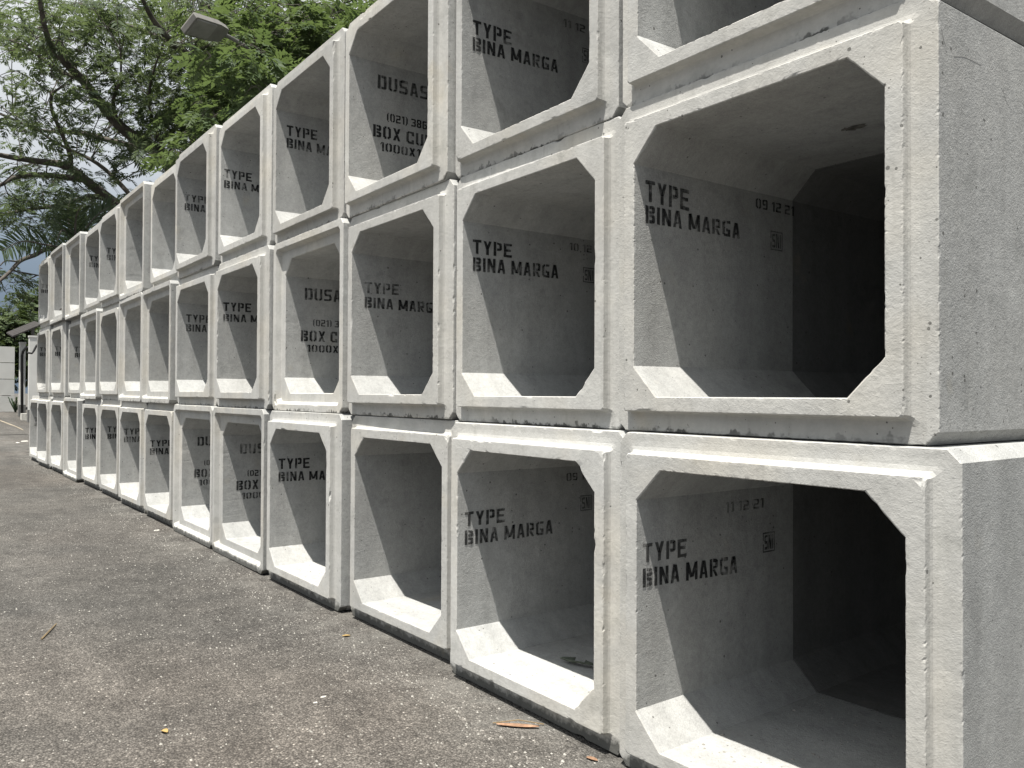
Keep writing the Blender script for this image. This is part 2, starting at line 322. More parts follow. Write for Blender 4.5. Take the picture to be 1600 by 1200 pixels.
# ------------------------------------------------------------------ stencil lettering
CW, T = 0.58, 0.185
def glyph(ch):
    q = []; W = CW
    def rect(x0, y0, x1, y1): q.append([(x0, y0), (x1, y0), (x1, y1), (x0, y1)])
    def V(x, y0=0, y1=1): rect(x, y0, x + T, y1)
    def H(y, x0=0, x1=CW): rect(x0, y, x1, y + T * 0.95)
    def D(x0, y0, x1, y1, t=T): q.append([(x0 - t / 2, y0), (x0 + t / 2, y0), (x1 + t / 2, y1), (x1 - t / 2, y1)])
    def corner(x0, y0, x1, y1, x2, y2, x3, y3): q.append([(x0, y0), (x1, y1), (x2, y2), (x3, y3)])
    r = W - T; g_ = T + 0.05; tp = 1 - T * 0.95; md = 0.5 - T * 0.45
    def bowl(y0, y1):                        # rounded right-hand bowl between two heights
        H(y1 - T * 0.95, g_, r - 0.02); H(y0, g_, r - 0.02)
        c = 0.09
        q.append([(r - 0.02, y1 - T * 0.95), (r, y1 - T * 0.95 - 0.02), (W, y1 - c), (W - c, y1)]); q.append([(r - 0.02, y1), (r - 0.02, y1 - T * 0.95), (W - c, y1), (W - c, y1)][:3])
        q.append([(r - 0.02, y0 + T * 0.95), (r - 0.02, y0), (W - c, y0), (W, y0 + c)]); rect(r, y0 + c, W, y1 - c)
    if ch == 'T': H(tp); V(W / 2 - T / 2, 0, tp)
    elif ch == 'Y': D(T * 0.55, 1, W / 2 - 0.01, 0.45); D(W - T * 0.55, 1, W / 2 + 0.01, 0.45); V(W / 2 - T / 2, 0, 0.45)
    elif ch == 'P': V(0); bowl(0.40, 1)
    elif ch == 'E': V(0); H(tp, T, W); H(md, T, W * 0.88); H(0, T, W)
    elif ch == 'B': V(0); bowl(0.53, 1); bowl(0, 0.49)
    elif ch == 'I': V(0); W = T
    elif ch == 'N': V(0); V(r); D(T * 0.6, 1, W - T * 0.6, 0)
    elif ch == 'A': D(T / 2, 0, W / 2 - 0.035, 1, T * 0.95); D(W - T / 2, 0, W / 2 + 0.035, 1, T * 0.95); rect(W * 0.36, 0.22, W * 0.64, 0.36)
    elif ch == 'M': W = 0.78; V(0); V(W - T); D(T * 0.6, 1, W / 2 - 0.03, 0.15); D(W - T * 0.6, 1, W / 2 + 0.03, 0.15)
    elif ch == 'R': V(0); bowl(0.42, 1); D(W * 0.50, 0.38, W - T / 2, 0)
    elif ch == 'G': V(0, 0.1, 0.9); H(tp, 0.10, W * 0.44); H(tp, W * 0.54, W); H(0, 0.10, W); V(r, T, 0.46); H(0.34, W * 0.48, r)
    elif ch == 'D': V(0); bowl(0, 1)
    elif ch == 'U': V(0, 0.08, 1); V(r, 0.08, 1); H(0, 0.08, W * 0.43); H(0, W * 0.55, W - 0.08)
    elif ch in 'S5': V(0, 0.56, 0.93); V(r, 0.07, 0.44); H(tp, 0.08, W); H(md, 0.06, W - 0.06); H(0, 0, W - 0.08)
    elif ch in 'O0': V(0, 0.1, 0.9); V(r, 0.1, 0.9); H(tp, 0.1, W * 0.43); H(tp, W * 0.56, W - 0.1); H(0, 0.1, W * 0.43); H(0, W * 0.56, W - 0.1)
    elif ch == 'X': D(T * 0.6, 1, W - T * 0.6, 0); D(W - T * 0.6, 1, W / 2 + 0.06, 0.58); D(W / 2 - 0.06, 0.42, T * 0.6, 0)
    elif ch == 'C': V(0, 0.1, 0.9); H(tp, 0.1, W); H(0, 0.1, W); V(r, 0.66, tp); V(r, T, 0.34)
    elif ch == 'L': V(0); H(0, T, W)
    elif ch == 'V': D(T * 0.6, 1, W / 2, 0); D(W - T * 0.6, 1, W / 2 + 0.02, 0)
    elif ch == '1': W = 0.34; V(0.16); D(0.04, 0.74, 0.16, 1, 0.10)
    elif ch == '2': H(tp, 0, W - 0.06); V(r, 0.54, 0.93); H(md, 0.06, W - 0.06); V(0, 0.07, 0.46); H(0)
    elif ch == '3': H(tp, 0, W - 0.06); V(r, 0.55, 0.92); H(md, W * 0.3, W - 0.06); V(r, 0.08, 0.45); H(0, 0, W - 0.06)
    elif ch == '6': V(0, 0.08, 0.92); H(tp, 0.08, W - 0.05); H(md, g_, W - 0.07); V(r, 0.08, 0.46); H(0, 0.08, W - 0.07)
    elif ch == '8': V(0, 0.55, 0.93); V(r, 0.55, 0.93); V(0, 0.07, 0.45); V(r, 0.07, 0.45); H(tp, 0.07, W - 0.07); H(md, 0.07, W - 0.07); H(0, 0.07, W - 0.07)
    elif ch == '9': V(r, 0.08, 0.92); V(0, 0.54, 0.92); H(tp, 0.08, W - 0.07); H(md, 0.08, W - g_); H(0, 0.05, W - 0.08)
    elif ch == '(': W = 0.30; V(0.04, 0.15, 0.85); D(0.12, 0.85, 0.24, 1.05, 0.12); D(0.24, -0.05, 0.12, 0.15, 0.12)
    elif ch == ')': W = 0.30; V(0.10, 0.15, 0.85); D(0.18, 0.85, 0.06, 1.05, 0.12); D(0.06, -0.05, 0.18, 0.15, 0.12)
    elif ch == ' ': W = 0.30
    return q, W
def lettering(name, text, y0, z0, h, parent, seed, width=None, skew=0.0, x=-0.4985):
    """one flat mesh for each painted word on the left inner wall; returns the last one"""
    words = []; pen = 0
    for wd in text.split(' '):
        polys = []
        for ch in wd:
            q, w = glyph(ch); polys += [[(a + pen, b) for a, b in p] for p in q]; pen += w + 0.13
        words.append(polys); pen += 0.30
    k = (width / (pen - 0.43)) if width else h
    for polys in words:
        v = []; f = []
        for p in polys:
            n = len(v)
            for a, b in p:
                j = 0.004 * (noise.noise((a * 3, b * 3, seed)))
                v.append((x + 0.0002 * (len(v) % 5), y0 + a * k, z0 + b * h + skew * a * k + j))
            area = sum((p[i][0] * p[(i + 1) % len(p)][1] - p[(i + 1) % len(p)][0] * p[i][1]) for i in range(len(p)))
            idx = list(range(n, n + len(p)))
            f.append(tuple(idx if area > 0 else idx[::-1]))
        o = mesh_obj(name, v, f, M_PAINT, parent); o['seed'] = seed; o['fade'] = 0.04 + 0.28 * ((seed * 7.77 + len(v) * 0.13) % 1.0) ** 1.5 + (0.18 if name != 'stencil_lettering' else 0)
    return o
def quality_mark(y0, z0, s, parent, seed):     # small square stamp with the letters SNI in it
    o = lettering('quality_mark', 'SNI', y0 + 0.14 * s, z0 + 0.14 * s, 0.72 * s, parent, seed, width=0.72 * s)
    me = o.data; v = [tuple(p.co) for p in me.vertices]; f = [tuple(p.vertices) for p in me.polygons]
    b = 0.07 * s
    for (a, c, e, g_) in ((0, 0, s, b), (0, s - b, s, s), (0, b, b, s * 0.42), (0, s * 0.60, b, s - b), (s - b, b, s, s - b)):
        n = len(v); v += [(-0.4983, y0 + a, z0 + c), (-0.4983, y0 + e, z0 + c), (-0.4983, y0 + e, z0 + g_), (-0.4983, y0 + a, z0 + g_)]
        f.append((n, n + 1, n + 2, n + 3))
    me.clear_geometry(); me.from_pydata(v, [], f); me.update()

# ------------------------------------------------------------------ box culverts
HX, TW, DEP, CH = 0.117, 0.13, 0.045, 0.0375
def ring(off, y, cut, M, K):
    """closed loop of points round the section: opening half-size 0.5 grown by off, corners cut by cut"""
    h = 0.5 + off; pts = []
    quad = [((h, -h + cut), (h, h - cut)), ((h - cut, h), (-h + cut, h)), ((-h, h - cut), (-h, -h + cut)), ((-h + cut, -h), (h - cut, -h))]
    for s in range(4):
        (x0, z0), (x1, z1) = quad[s]
        for i in range(M): pts.append((x0 + (x1 - x0) * i / M, y, z0 + (z1 - z0) * i / M))
        (x2, z2) = quad[(s + 1) % 4][0]
        for i in range(K): pts.append((x1 + (x2 - x1) * i / K, y, z1 + (z2 - z1) * i / K))
    return [(x, y, z + 0.63) for x, y, z in pts]
BREAKS = []
def rough(pts, seed, chip, wob, nx, pit=1.0):
    """uneven cast edge: slow wobble, small breaks where the noise peaks; nx is the way the material lies"""
    out = []
    for (x, y, z) in pts:
        p = Vector((x, z, seed))
        n1 = noise.noise(p * 5.0); n2 = noise.noise(Vector((x * 34, z * 34, seed * 3.7))); n3 = noise.noise(Vector((x * 13, z * 13, seed + 9)))
        n4 = noise.noise(Vector((x * 110, z * 110, seed + 3)))
        a = wob * n1 + chip * ((0.25 * n4 + max(0, n4 - 0.25) * 1.5) * pit + max(0, n2 - 0.30) * 0.9 + max(0, n3 - 0.40) * 2.2)
        for (bx, bz, br, bd) in BREAKS:
            dd = math.hypot(x - bx, z - bz)
            if dd < br: a += bd * (1 - dd / br) * (0.7 + 0.6 * n2)
        rx, rz = x, z - 0.63; L = max(abs(rx), abs(rz))
        out.append((x + rx / L * nx * a, y + abs(a) * 0.8, z + rz / L * nx * a))
    return out
def strip(rings, closed=False):
    n = len(rings[0]); v = [p for r in rings for p in r]; f = []
    for i in range(len(rings) - (0 if closed else 1)):
        a, b = i * n, ((i + 1) % len(rings)) * n
        for j in range(n):
            k = (j + 1) % n
            f.append((a + j, b + j, b + k, a + k))
    return v, f, n
def culvert(front, lod, seed, name='box_culvert', chipk=1.0, pit=0.35, dirt_shade=0.0):
    M, K = ((150, 10), (48, 4), (18, 2))[lod]
    root = empty(name)
    rb = random.Random(int(seed * 1000)); BREAKS.clear()
    for q in range(rb.choice((1, 2, 3))):     # a few knocked corners and edges of its own
        sx_, sz_ = rb.choice((-1, 1)), rb.choice((-1, 1)); far = rb.choice((0.55, 0.55, 0.63, 0.5)); al = rb.choice((far, rb.uniform(0.1, 0.6)))
        px_, pz_ = (sx_ * far, sz_ * al) if rb.random() < 0.5 else (sx_ * al, sz_ * far)
        BREAKS.append((px_, 0.63 + pz_, rb.uniform(0.02, 0.06), rb.uniform(0.006, 0.014)))
    W = 0.0006 if lod < 2 else 0.0
    chip = (0.0048, 0.0045, 0.004)[lod] * chipk
    g0 = lambda o, y, c: ring(o, y, c, M, K)
    e = lambda o, y, c, nx, k=1.0: rough(ring(o, y, c, M, K), seed + o * 50 + y * 7, chip * k, W, nx, pit)
    if front == 'spigot':
        joint_in = g0(0.0, DEP, HX); joint_out = g0(0.080, DEP, 0.012)
        rim = [joint_in, g0(0, 0.020, HX), g0(0, 0.012, HX), e(0, 0.003, HX, 1), e(0.003, 0, HX - 0.001, 1, 0.6), g0(0.012, 0.0, 0.096), g0(0.028, 0.0, 0.060), g0(0.044, 0, 0.020), e(0.051, 0, 0.010, -1, 0.7),
               e(0.054, 0.003, 0.008, -1), g0(0.0545, 0.013, 0.008), g0(0.0555, 0.026, 0.008), g0(0.059, 0.036, 0.009), g0(0.066, 0.042, 0.010), joint_out]
        bar = [joint_out, g0(0.102, DEP + 0.001, 0.024), g0(0.119, DEP + 0.001, 0.033), e(0.127, DEP + 0.001, CH - 0.002, -1, 0.7), e(0.130, DEP + 0.004, CH, -1), g0(0.130, DEP + 0.014, CH)]
        yf = DEP
    else:
        joint_in = g0(0.0, 0.047, HX); joint_out = g0(0.062, 0.047, 0.03)
        rim = [joint_out, g0(0.067, 0.042, 0.029), g0(0.077, 0.012, 0.026), e(0.080, 0.003, 0.026, 1, 0.7), e(0.083, 0, 0.027, 1, 0.6), g0(0.092, 0, 0.028), g0(0.118, 0, 0.034), e(0.127, 0, CH - 0.001, -1, 0.7),
               e(0.130, 0.004, CH, -1), g0(0.130, 0.014, CH), g0(0.130, 0.030, CH), g0(0.130, 0.047, CH)]
        bar = None; yf = 0.047
    back = [g0(0.130, 0.20, CH), g0(0.130, 0.5, CH), g0(0.130, 0.8, CH), g0(0.130, 0.988, CH), g0(0.125, 0.995, CH), g0(0.005, 0.995, HX), g0(0, 0.988, HX), g0(0, 0.6, HX), g0(0, 0.28, HX)]
    if front == 'spigot':
        allr = bar + back + [joint_in]
        v, f, n = strip(allr)
        fm = ([0] * 4 + [1] * (len(allr) - 5)); fm = [m for m in fm for _ in range(n)]
        rv, rf, rn = strip(rim); rm = [1] * 3 + [0] * (len(rim) - 4); rm = [m for m in rm for _ in range(rn)]
    else:
        allr = [joint_in, joint_out]
        allr = [g0(0.130, 0.047, CH)] + back + [e(0.0, 0.052, HX, 1, 0.5), e(0.005, 0.047, HX - 0.002, 1, 0.4), joint_out]
        v, f, n = strip(allr)
        fm = [1] * (len(allr) - 3) + [0, 0]; fm = [m for m in fm for _ in range(n)]
        rv, rf, rn = strip(rim); rm = [0] * (len(rim) - 4) + [1, 1, 1]; rm = [m for m in rm for _ in range(rn)]
    a = mesh_obj('barrel', v, f, None, root, mats=[M_FRONT, M_SIDE], fmat=fm)
    b = mesh_obj('spigot_rim' if front == 'spigot' else 'socket_rim', rv, rf, None, root, mats=[M_FRONT, M_SIDE], fmat=rm)
    a['seed'] = seed; b['seed'] = seed; a['dirt_shade'] = dirt_shade; b['dirt_shade'] = dirt_shade
    return root

ROWS = {
 'B': [(1.732,-0.045,0.0300,0.0051),(0.464,-0.029,0.0030,-0.0020),(-0.803,0.034,0.0174,-0.0030),(-2.118,-0.027,0.0063,-0.0016),(-3.444,-0.012,0.0059,0),(-4.729,-0.019,0.0074,0),(-5.997,-0.029,0.0093,0),(-7.265,-0.043,0.0114,0),(-8.533,-0.040,0.0112,0),(-9.842,-0.050,0.0122,0),(-11.178,-0.102,0.0085,0),(-12.465,-0.126,0.0198,0),(-13.733,-0.181,0.0252,0),(-15.001,-0.165,0.0220,0)],
 'M': [(1.661,-0.007,-0.0013,0.0075),(0.395,0.035,-0.0053,0.0),(-0.872,0.027,-0.0041,0),(-2.140,0.037,-0.0064,0),(-3.421,-0.031,0.0028,0),(-4.742,-0.023,0.0105,0),(-6.078,-0.040,-0.0033,0),(-7.346,-0.037,-0.0028,0),(-8.614,-0.038,0.0110,0),(-9.898,-0.069,0.0048,0),(-11.166,-0.051,0.0120,0),(-12.541,-0.125,0.0124,0),(-13.934,-0.176,0.0170,0)],
 'T': [(1.661,0.007,-0.0052,0.0080),(0.358,0.040,-0.0175,0.0),(-0.913,0.015,-0.0121,0),(-2.197,0.020,-0.0092,0),(-3.465,-0.002,-0.0031,0),(-4.733,-0.045,-0.0025,0),(-6.001,0.015,0.0042,0),(-7.314,-0.039,0.0075,0),(-8.582,-0.062,0.0136,0),(-9.850,-0.035,0.0106,0),(-11.163,-0.096,0.0147,0),(-12.464,-0.148,0.0167,0),(-13.732,-0.180,0.0239,0)]}
SOCKET = {'B': (4, 5, 10), 'M': (3, 6, 7, 9), 'T': (7, 10, 11)}
TYPE_T = {'B': (0, 1, 3, 6, 7, 8, 9, 13), 'M': (0, 1, 2, 4, 5, 10, 11, 12), 'T': (1, 3, 4, 5, 8, 9, 12)}
NAME_T = {'B': (4, 5), 'M': (3,), 'T': (2,)}
DATES = {('M', 0): ('09 12 21', 0.726, 0.945, 0.27), ('B', 0): ('11 12 21', 0.517, 0.925, 0.255), ('B', 1): ('09 12 21', 0.70, 0.935, 0.26),
         ('M', 1): ('10 12 21', 0.70, 0.94, 0.26), ('T', 1): ('11 12 21', 0.664, 0.93, 0.26), ('M', 2): ('09 12 21', 0.70, 0.93, 0.26)}
TXT = {('M', 0): (0.061, 0.880, 0.799, 0.083, 0.066), ('B', 0): (0.034, 0.781, 0.690, 0.070, 0.070), ('T', 1): (0.067, 0.735, 0.650, 0.076, 0.070),
       ('M', 1): (0.062, 0.855, 0.765, 0.072, 0.072), ('B', 1): (0.045, 0.745, 0.655, 0.072, 0.072)}
ORD = ['first', 'second', 'third', 'fourth', 'fifth', 'sixth', 'seventh', 'eighth', 'ninth', 'tenth', 'eleventh', 'twelfth', 'thirteenth', 'fourteenth']
ROWN = {'B': 'bottom', 'M': 'middle', 'T': 'top'}
GROUP = 'concrete box culverts stacked in the front row'
k = 0
for row, lst in ROWS.items():
    for i, (x, y, yaw, dz) in enumerate(lst):
        k += 1; seed = k * 0.731 + 1.3
        fr = 'socket' if i in SOCKET[row] else 'spigot'
        o = culvert(fr, 0 if i < 3 else 1 if i < 7 else 2, seed, chipk=(1.8 if (row, i) in (('M', 4), ('M', 2), ('B', 1)) else 1.0), pit=(0.45 if i == 0 else 0.10), dirt_shade=(1.0 if row == 'B' else 0.0))
        o.location = (x, y, 'BMT'.index(row) * 1.2612 + SLOPE * x + dz + 0.006)
        o.rotation_euler = (0, 0, yaw)
        look = 'socket-rimmed' if fr == 'socket' else 'spigot-rimmed'
        if i in TYPE_T[row]:
            y0, z1, z2, h1, h2 = TXT.get((row, i), (0.06 + 0.03 * math.sin(k * 2.3), 0.80 + 0.05 * math.sin(k * 1.7), 0, 0.075 + 0.004 * math.sin(k * 5.1), 0.070 + 0.004 * math.sin(k * 3.9)))
            if not z2: z2 = z1 - 0.092
            lettering('stencil_lettering', 'TYPE', y0, z1, h1, o, seed, width=0.245, skew=0.02 * math.sin(k * 4.1))
            lettering('stencil_lettering', 'BINA MARGA', y0, z2, h2, o, seed + 2.2, width=0.56, skew=-0.03 if row == 'B' and i == 0 else 0.018 * math.sin(k * 4.4))
            look += ' culvert lettered TYPE BINA MARGA'
        elif i in NAME_T[row]:
            y0 = 0.20
            lettering('stencil_lettering', 'DUSAS', y0, 0.845, 0.090, o, seed, width=0.375)
            lettering('stencil_lettering', '(021) 386', y0 + 0.065, 0.645, 0.052, o, seed + 1, width=0.30)
            lettering('stencil_lettering', 'BOX CULVERT', y0 - 0.03, 0.527, 0.082, o, seed + 2, width=0.72)
            lettering('stencil_lettering', '1000X1000', y0 + 0.02, 0.445, 0.056, o, seed + 3, width=0.47)
            look += ' culvert lettered BOX CULVERT'
        else:
            look += ' culvert without lettering'
        if (row, i) in DATES:
            t, yy, zz, w = DATES[(row, i)]
            lettering('date_stamp', t, yy, zz, 0.042, o, seed + 4, width=w)
            quality_mark(0.80 if i else (0.828 if row == 'M' else 0.767), (zz - 0.17 if i else (0.775 if row == 'M' else 0.735)), 0.085, o, seed + 5)
        tag(o, f'{look}, {ORD[i]} in the {ROWN[row]} row from the free end', 'culvert', GROUP)
# marks scratched into the exposed end wall, and a spalled patch on the ceiling, of the first middle-row casting
end0 = [o for o in C.objects if o.name.startswith('box_culvert') and str(o.get('label', '')).find('first in the middle') > 0][0]
inv = Matrix.Translation(Vector(end0.location)) @ Matrix.Rotation(end0.rotation_euler.z, 4, 'Z'); inv.invert()
SX = ROWS['M'][0][0] + 0.630
M_GROOVE = plain('fresh_scratch', (0.30, 0.30, 0.29), 0.95, bump=0)
for pl in ([(1598,112),(1586,108),(1576,112),(1568,124),(1566,140),(1570,155),(1578,170),(1588,178),(1600,176)], [(1572,122),(1582,127),(1592,133)], [(1568,136),(1580,141),(1592,147)],
           [(1565,218),(1562,238),(1560,256)], [(1568,234),(1578,244),(1588,252)], [(1566,247),(1577,254),(1589,262)], [(1590,240),(1588,262),(1586,280)],
           [(1490,88),(1504,88),(1518,94),(1532,102)], [(1471,45),(1474,62),(1477,72)]):
    MB().tube([inv @ on_x(a, b, SX - 0.0002) for a, b in pl], 0.0011, 5).build('scratch_mark', M_GROOVE, end0)
pc = on_z(1336, 198, 1.2612 + 1.13 + SLOPE * 1.66 + 0.0155)
rr = random.Random(3); q = 26
pv = [inv @ (pc + Vector((0.055 * rr.uniform(.55, 1.1) * math.cos(6.283 * j / q), 0.035 * rr.uniform(.5, 1.1) * math.sin(6.283 * j / q), -0.0025))) for j in range(q)]
mesh_obj('spalled_patch', pv, [tuple(range(q))[::-1]], plain('spalled_dark_concrete', (0.13, 0.125, 0.115), 0.95, var=0.6, scale=40), end0)

# a second line of castings stands close behind, seen through the nearest openings
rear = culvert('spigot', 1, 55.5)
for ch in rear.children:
    for q in range(2): ch.data.materials[q] = M_REAR_SHADE
first = True
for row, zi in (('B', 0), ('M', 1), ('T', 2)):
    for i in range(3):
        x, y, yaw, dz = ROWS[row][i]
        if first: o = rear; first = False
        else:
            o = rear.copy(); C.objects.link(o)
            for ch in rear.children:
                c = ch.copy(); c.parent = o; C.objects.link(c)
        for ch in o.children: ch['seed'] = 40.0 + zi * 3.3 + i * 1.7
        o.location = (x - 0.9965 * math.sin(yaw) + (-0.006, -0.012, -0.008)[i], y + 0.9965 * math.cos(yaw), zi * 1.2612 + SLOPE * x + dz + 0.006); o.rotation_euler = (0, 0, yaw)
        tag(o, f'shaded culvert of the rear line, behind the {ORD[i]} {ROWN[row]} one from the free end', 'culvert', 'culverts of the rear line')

# unseen wall, added to keep light from leaking in through the castings' backs
bw = empty('light_blocker', (-6, 2.24, 0)); tag(bw, 'tall grey unseen wall added close behind the stacked culverts to block light', 'wall')
for j in range(8):
    x0 = -15.6 + j * 2.6
    MB().box((x0 + 6, -0.10, gz(x0) - 0.1), (x0 + 6 + 2.592, 0.10, 3.62)).build('blocker_bay', M_GREYBASE, bw)
# ------------------------------------------------------------------ far end of the yard: panel wall, pillars, roof
WX = -34.0
wall = empty('panel_wall', (WX, 0.4, 0.62))
tag(wall, 'white precast panel wall closing the far end of the yard', 'wall')
ylo, yhi, zb, zt = -14.0, 1.30, 0.66, 3.19
nb = 6; step = 2.4
for j in range(nb):
    y1 = yhi - j * step; y0 = y1 - step + 0.16
    for q in range(4):
        h = (zt - zb) / 4
        mb = MB().box((WX - 0.03, y0, zb + q * h + 0.012), (WX + 0.075 - 0.022 * q, y1, zb + (q + 1) * h - 0.012))
        o = mb.build('panel', M_PANEL, wall); o.matrix_parent_inverse = Matrix.Translation(-Vector(wall.location))
    mb = MB().box((WX - 0.10, y0 - 0.155, 0.5), (WX + 0.09, y0 - 0.005, zt + 0.02))
    o = mb.build('post', M_PLASTER, wall); o.matrix_parent_inverse = Matrix.Translation(-Vector(wall.location))
def pillar(px0, px1, ytop, ybot, X, label, plinth):
    a, b = on_x(px0, ybot, X), on_x(px1, ybot, X); zt = on_x(px0, ytop, X).z; z0 = gz(X)
    root = empty('gate_pillar', (X, (a.y + b.y) / 2, z0)); tag(root, label, 'pillar', 'pillars at the far end of the yard')
    w = (b.y - a.y) / 2
    MB().box((-0.16, -w, plinth), (0.10, w, zt - z0)).build('shaft', M_PLASTER, root)
    MB().box((-0.19, -w - 0.02, -0.02), (0.13, w + 0.02, plinth + 0.002)).build('plinth', M_GREYBASE, root)
    MB().box((-0.18, -w - 0.015, zt - z0), (0.12, w + 0.015, zt - z0 + 0.06)).build('cap', M_PLASTER, root)
    return root
p1 = pillar(29.5, 38.5, 537, 650, -31.5, 'narrow white pillar with a grey plinth beside the panel wall', 0.42)
p2 = pillar(44, 64, 527, 650, -29.5, 'wide white pillar behind the last culverts under the roof sheet', 0.42)
tag(MB().tube([on_x(34.5, 648, -31.25), on_x(34.5, 556, -31.25), on_x(36, 549, -31.2), on_x(40, 544, -30.9), on_x(44, 543, -30)], 0.045, 8).build('downpipe', M_PIPE, smooth=True),
    'black bent downpipe running down the narrow white pillar', 'pipe')
tag(MB().tube([on_x(42, 551, -29.2), on_x(50, 552, -29.2), on_x(53, 548, -29.2), on_x(57, 540, -29.2), on_x(60, 538, -29.2)], 0.035, 8).build('conduit', M_PIPE, smooth=True),
    'black conduit bent across the wide white pillar', 'pipe')
ra, rb = on_x(20, 527, -30), on_x(66, 508, -30)
rf = empty('roof_sheet', ra); tag(rf, 'dark sloping roof sheet over the pillars beyond the stack', 'roof')
n = 9
for q in range(n):
    a = Vector((0, 0, 0)).lerp(rb - ra, q / n); b = Vector((0, 0, 0)).lerp(rb - ra, (q + 0.96) / n); e = Vector((-2.2, 0, 0.25))
    v = [a, b, b + e, a + e]; v = v + [p + Vector((0, 0, 0.05)) for p in v]
    mesh_obj('sheet', v, [(3, 2, 1, 0), (4, 5, 6, 7), (0, 1, 5, 4), (1, 2, 6, 5), (2, 3, 7, 6), (3, 0, 4, 7)], M_ROOF, rf)
MB().box((-0.05, -0.05, -2.4), (0.05, 0.05, 0.0), org=(rb - ra) * 0.8 + Vector((-1.0, 0, 0.1))).build('prop', M_GREYBASE, rf)
# concrete step block and low plants at the wall foot
s = on_x(41, 655, -30.3)
tag(MB().box((-0.2, -0.16, -0.05), (0.2, 0.16, 0.22), org=(s.x, s.y, gz(s.x))).build('kerb_block', M_SCRAP), 'pale concrete block at the foot of the pillars', 'block')
# pale line on the ramp
pts = [on_x(-10, 646, -31.0), on_x(10, 654, -29.3), on_x(22, 658, -28.4), on_x(36, 665, -27.2)]
v = []; f = []
for i, p in enumerate(pts):
    z = gz(p.x) + 0.006; w = 0.10 + 0.04 * (i % 2)
    v += [(p.x - w * 2.2, p.y, gz(p.x - w * 2.2) + 0.006), (p.x + w * 2.2, p.y, gz(p.x + w * 2.2) + 0.006)]
for i in range(len(pts) - 1): f.append((2 * i, 2 * i + 1, 2 * i + 3, 2 * i + 2))
o = mesh_obj('sand_streak', v, f, M_SAND); o['kind'] = 'structure'

# ------------------------------------------------------------------ foliage machinery
def spray_template(pairs, L, pl, pw, droop, seed):
    """one feathery compound leaf: narrow blades in pairs along a drooping stalk, lying along +x"""
    r = np.random.RandomState(seed); V = []; F = []
    for i in range(pairs):
        t = (i + 0.6) / pairs; bx = L * t; bz = -droop * L * t * t
        ln = pl * math.sin(math.pi * (0.18 + 0.72 * t)) * r.uniform(0.85, 1.15)
        for s in (-1, 1):
            a = R(62 - 25 * t) * s + r.uniform(-0.12, 0.12)
            d = np.array([math.cos(a), math.sin(a), r.uniform(-0.35, 0.05)]); nrm = np.array([-math.sin(a), math.cos(a), 0.0]) * pw * r.uniform(0.8, 1.2)
            b = np.array([bx, 0, bz]); n = len(V)
            V += [b, b + d * ln * 0.5 + nrm + [0, 0, 0.01 * L], b + d * ln - [0, 0, 0.12 * ln], b + d * ln * 0.5 - nrm]
            F.append((n, n + 1, n + 2, n + 3))
    n = len(V); tip = np.array([L, 0, -droop * L]); V += [np.array([L * 0.8, -pw, -droop * L * 0.64]), tip + [pl * 0.5, 0, -0.03], np.array([L * 0.8, pw, -droop * L * 0.64])]
    F.append((n, n + 1, n + 2, n + 1)[:3])
    return np.array(V), F
def foliage(name, sprays, templates, m, parent):
    """sprays: (pos, yaw, pitch, roll, scale, tint); everything joined into one crown mesh"""
    vs_, loops, starts, totals, tints = [], [], [], [], []
    base = 0; lp = 0
    for i, (pos, ya, pi_, ro, sc, ti) in enumerate(sprays):
        V, F = templates[i % len(templates)]
        m3 = np.array((Matrix.Rotation(ya, 3, 'Z') @ Matrix.Rotation(-pi_, 3, 'Y') @ Matrix.Rotation(ro, 3, 'X')))
        vs_.append((V * sc) @ m3.T + np.array(pos)); tints.append(np.full(len(V), ti))
        for f in F:
            loops.extend(base + q for q in f); starts.append(lp); totals.append(len(f)); lp += len(f)
        base += len(V)
    me = bpy.data.meshes.new(name); vv = np.concatenate(vs_).astype(np.float32)
    me.vertices.add(len(vv)); me.vertices.foreach_set('co', vv.ravel())
    me.loops.add(len(loops)); me.loops.foreach_set('vertex_index', loops)
    me.polygons.add(len(starts)); me.polygons.foreach_set('loop_start', starts); me.polygons.foreach_set('loop_total', totals)
    at_ = me.attributes.new('tint', 'FLOAT', 'POINT'); at_.data.foreach_set('value', np.concatenate(tints).astype(np.float32))
    me.materials.append(m); me.update(calc_edges=True); me.validate()
    o = bpy.data.objects.new(name, me); C.objects.link(o)
    if parent is not None:
        o.parent = parent; o.matrix_parent_inverse = Matrix.Translation(-Vector(parent.location))
    return o
def wpart(mb, name, m, root, smooth=True):
    o = mb.build(name, m, root, smooth); o.matrix_parent_inverse = Matrix.Translation(-Vector(root.location)); return o
def smooth_path(pts, n=4):
    out = []
    for i in range(len(pts) - 1):
        p0, p1, p2, p3 = pts[max(i - 1, 0)], pts[i], pts[i + 1], pts[min(i + 2, len(pts) - 1)]
        for j in range(n):
            t = j / n
            out.append(0.5 * ((2 * p1) + (p2 - p0) * t + (2 * p0 - 5 * p1 + 4 * p2 - p3) * t * t + (3 * p1 - p0 - 3 * p2 + p3) * t ** 3))
    out.append(pts[-1]); return out
FINE = [spray_template(9, 0.34, 0.15, 0.016, 0.30, s) for s in range(4)]
BROAD = [spray_template(6, 0.30, 0.17, 0.030, 0.45, 10 + s) for s in range(4)]
ROUND = [spray_template(4, 0.34, 0.22, 0.060, 0.35, 20 + s) for s in range(4)]

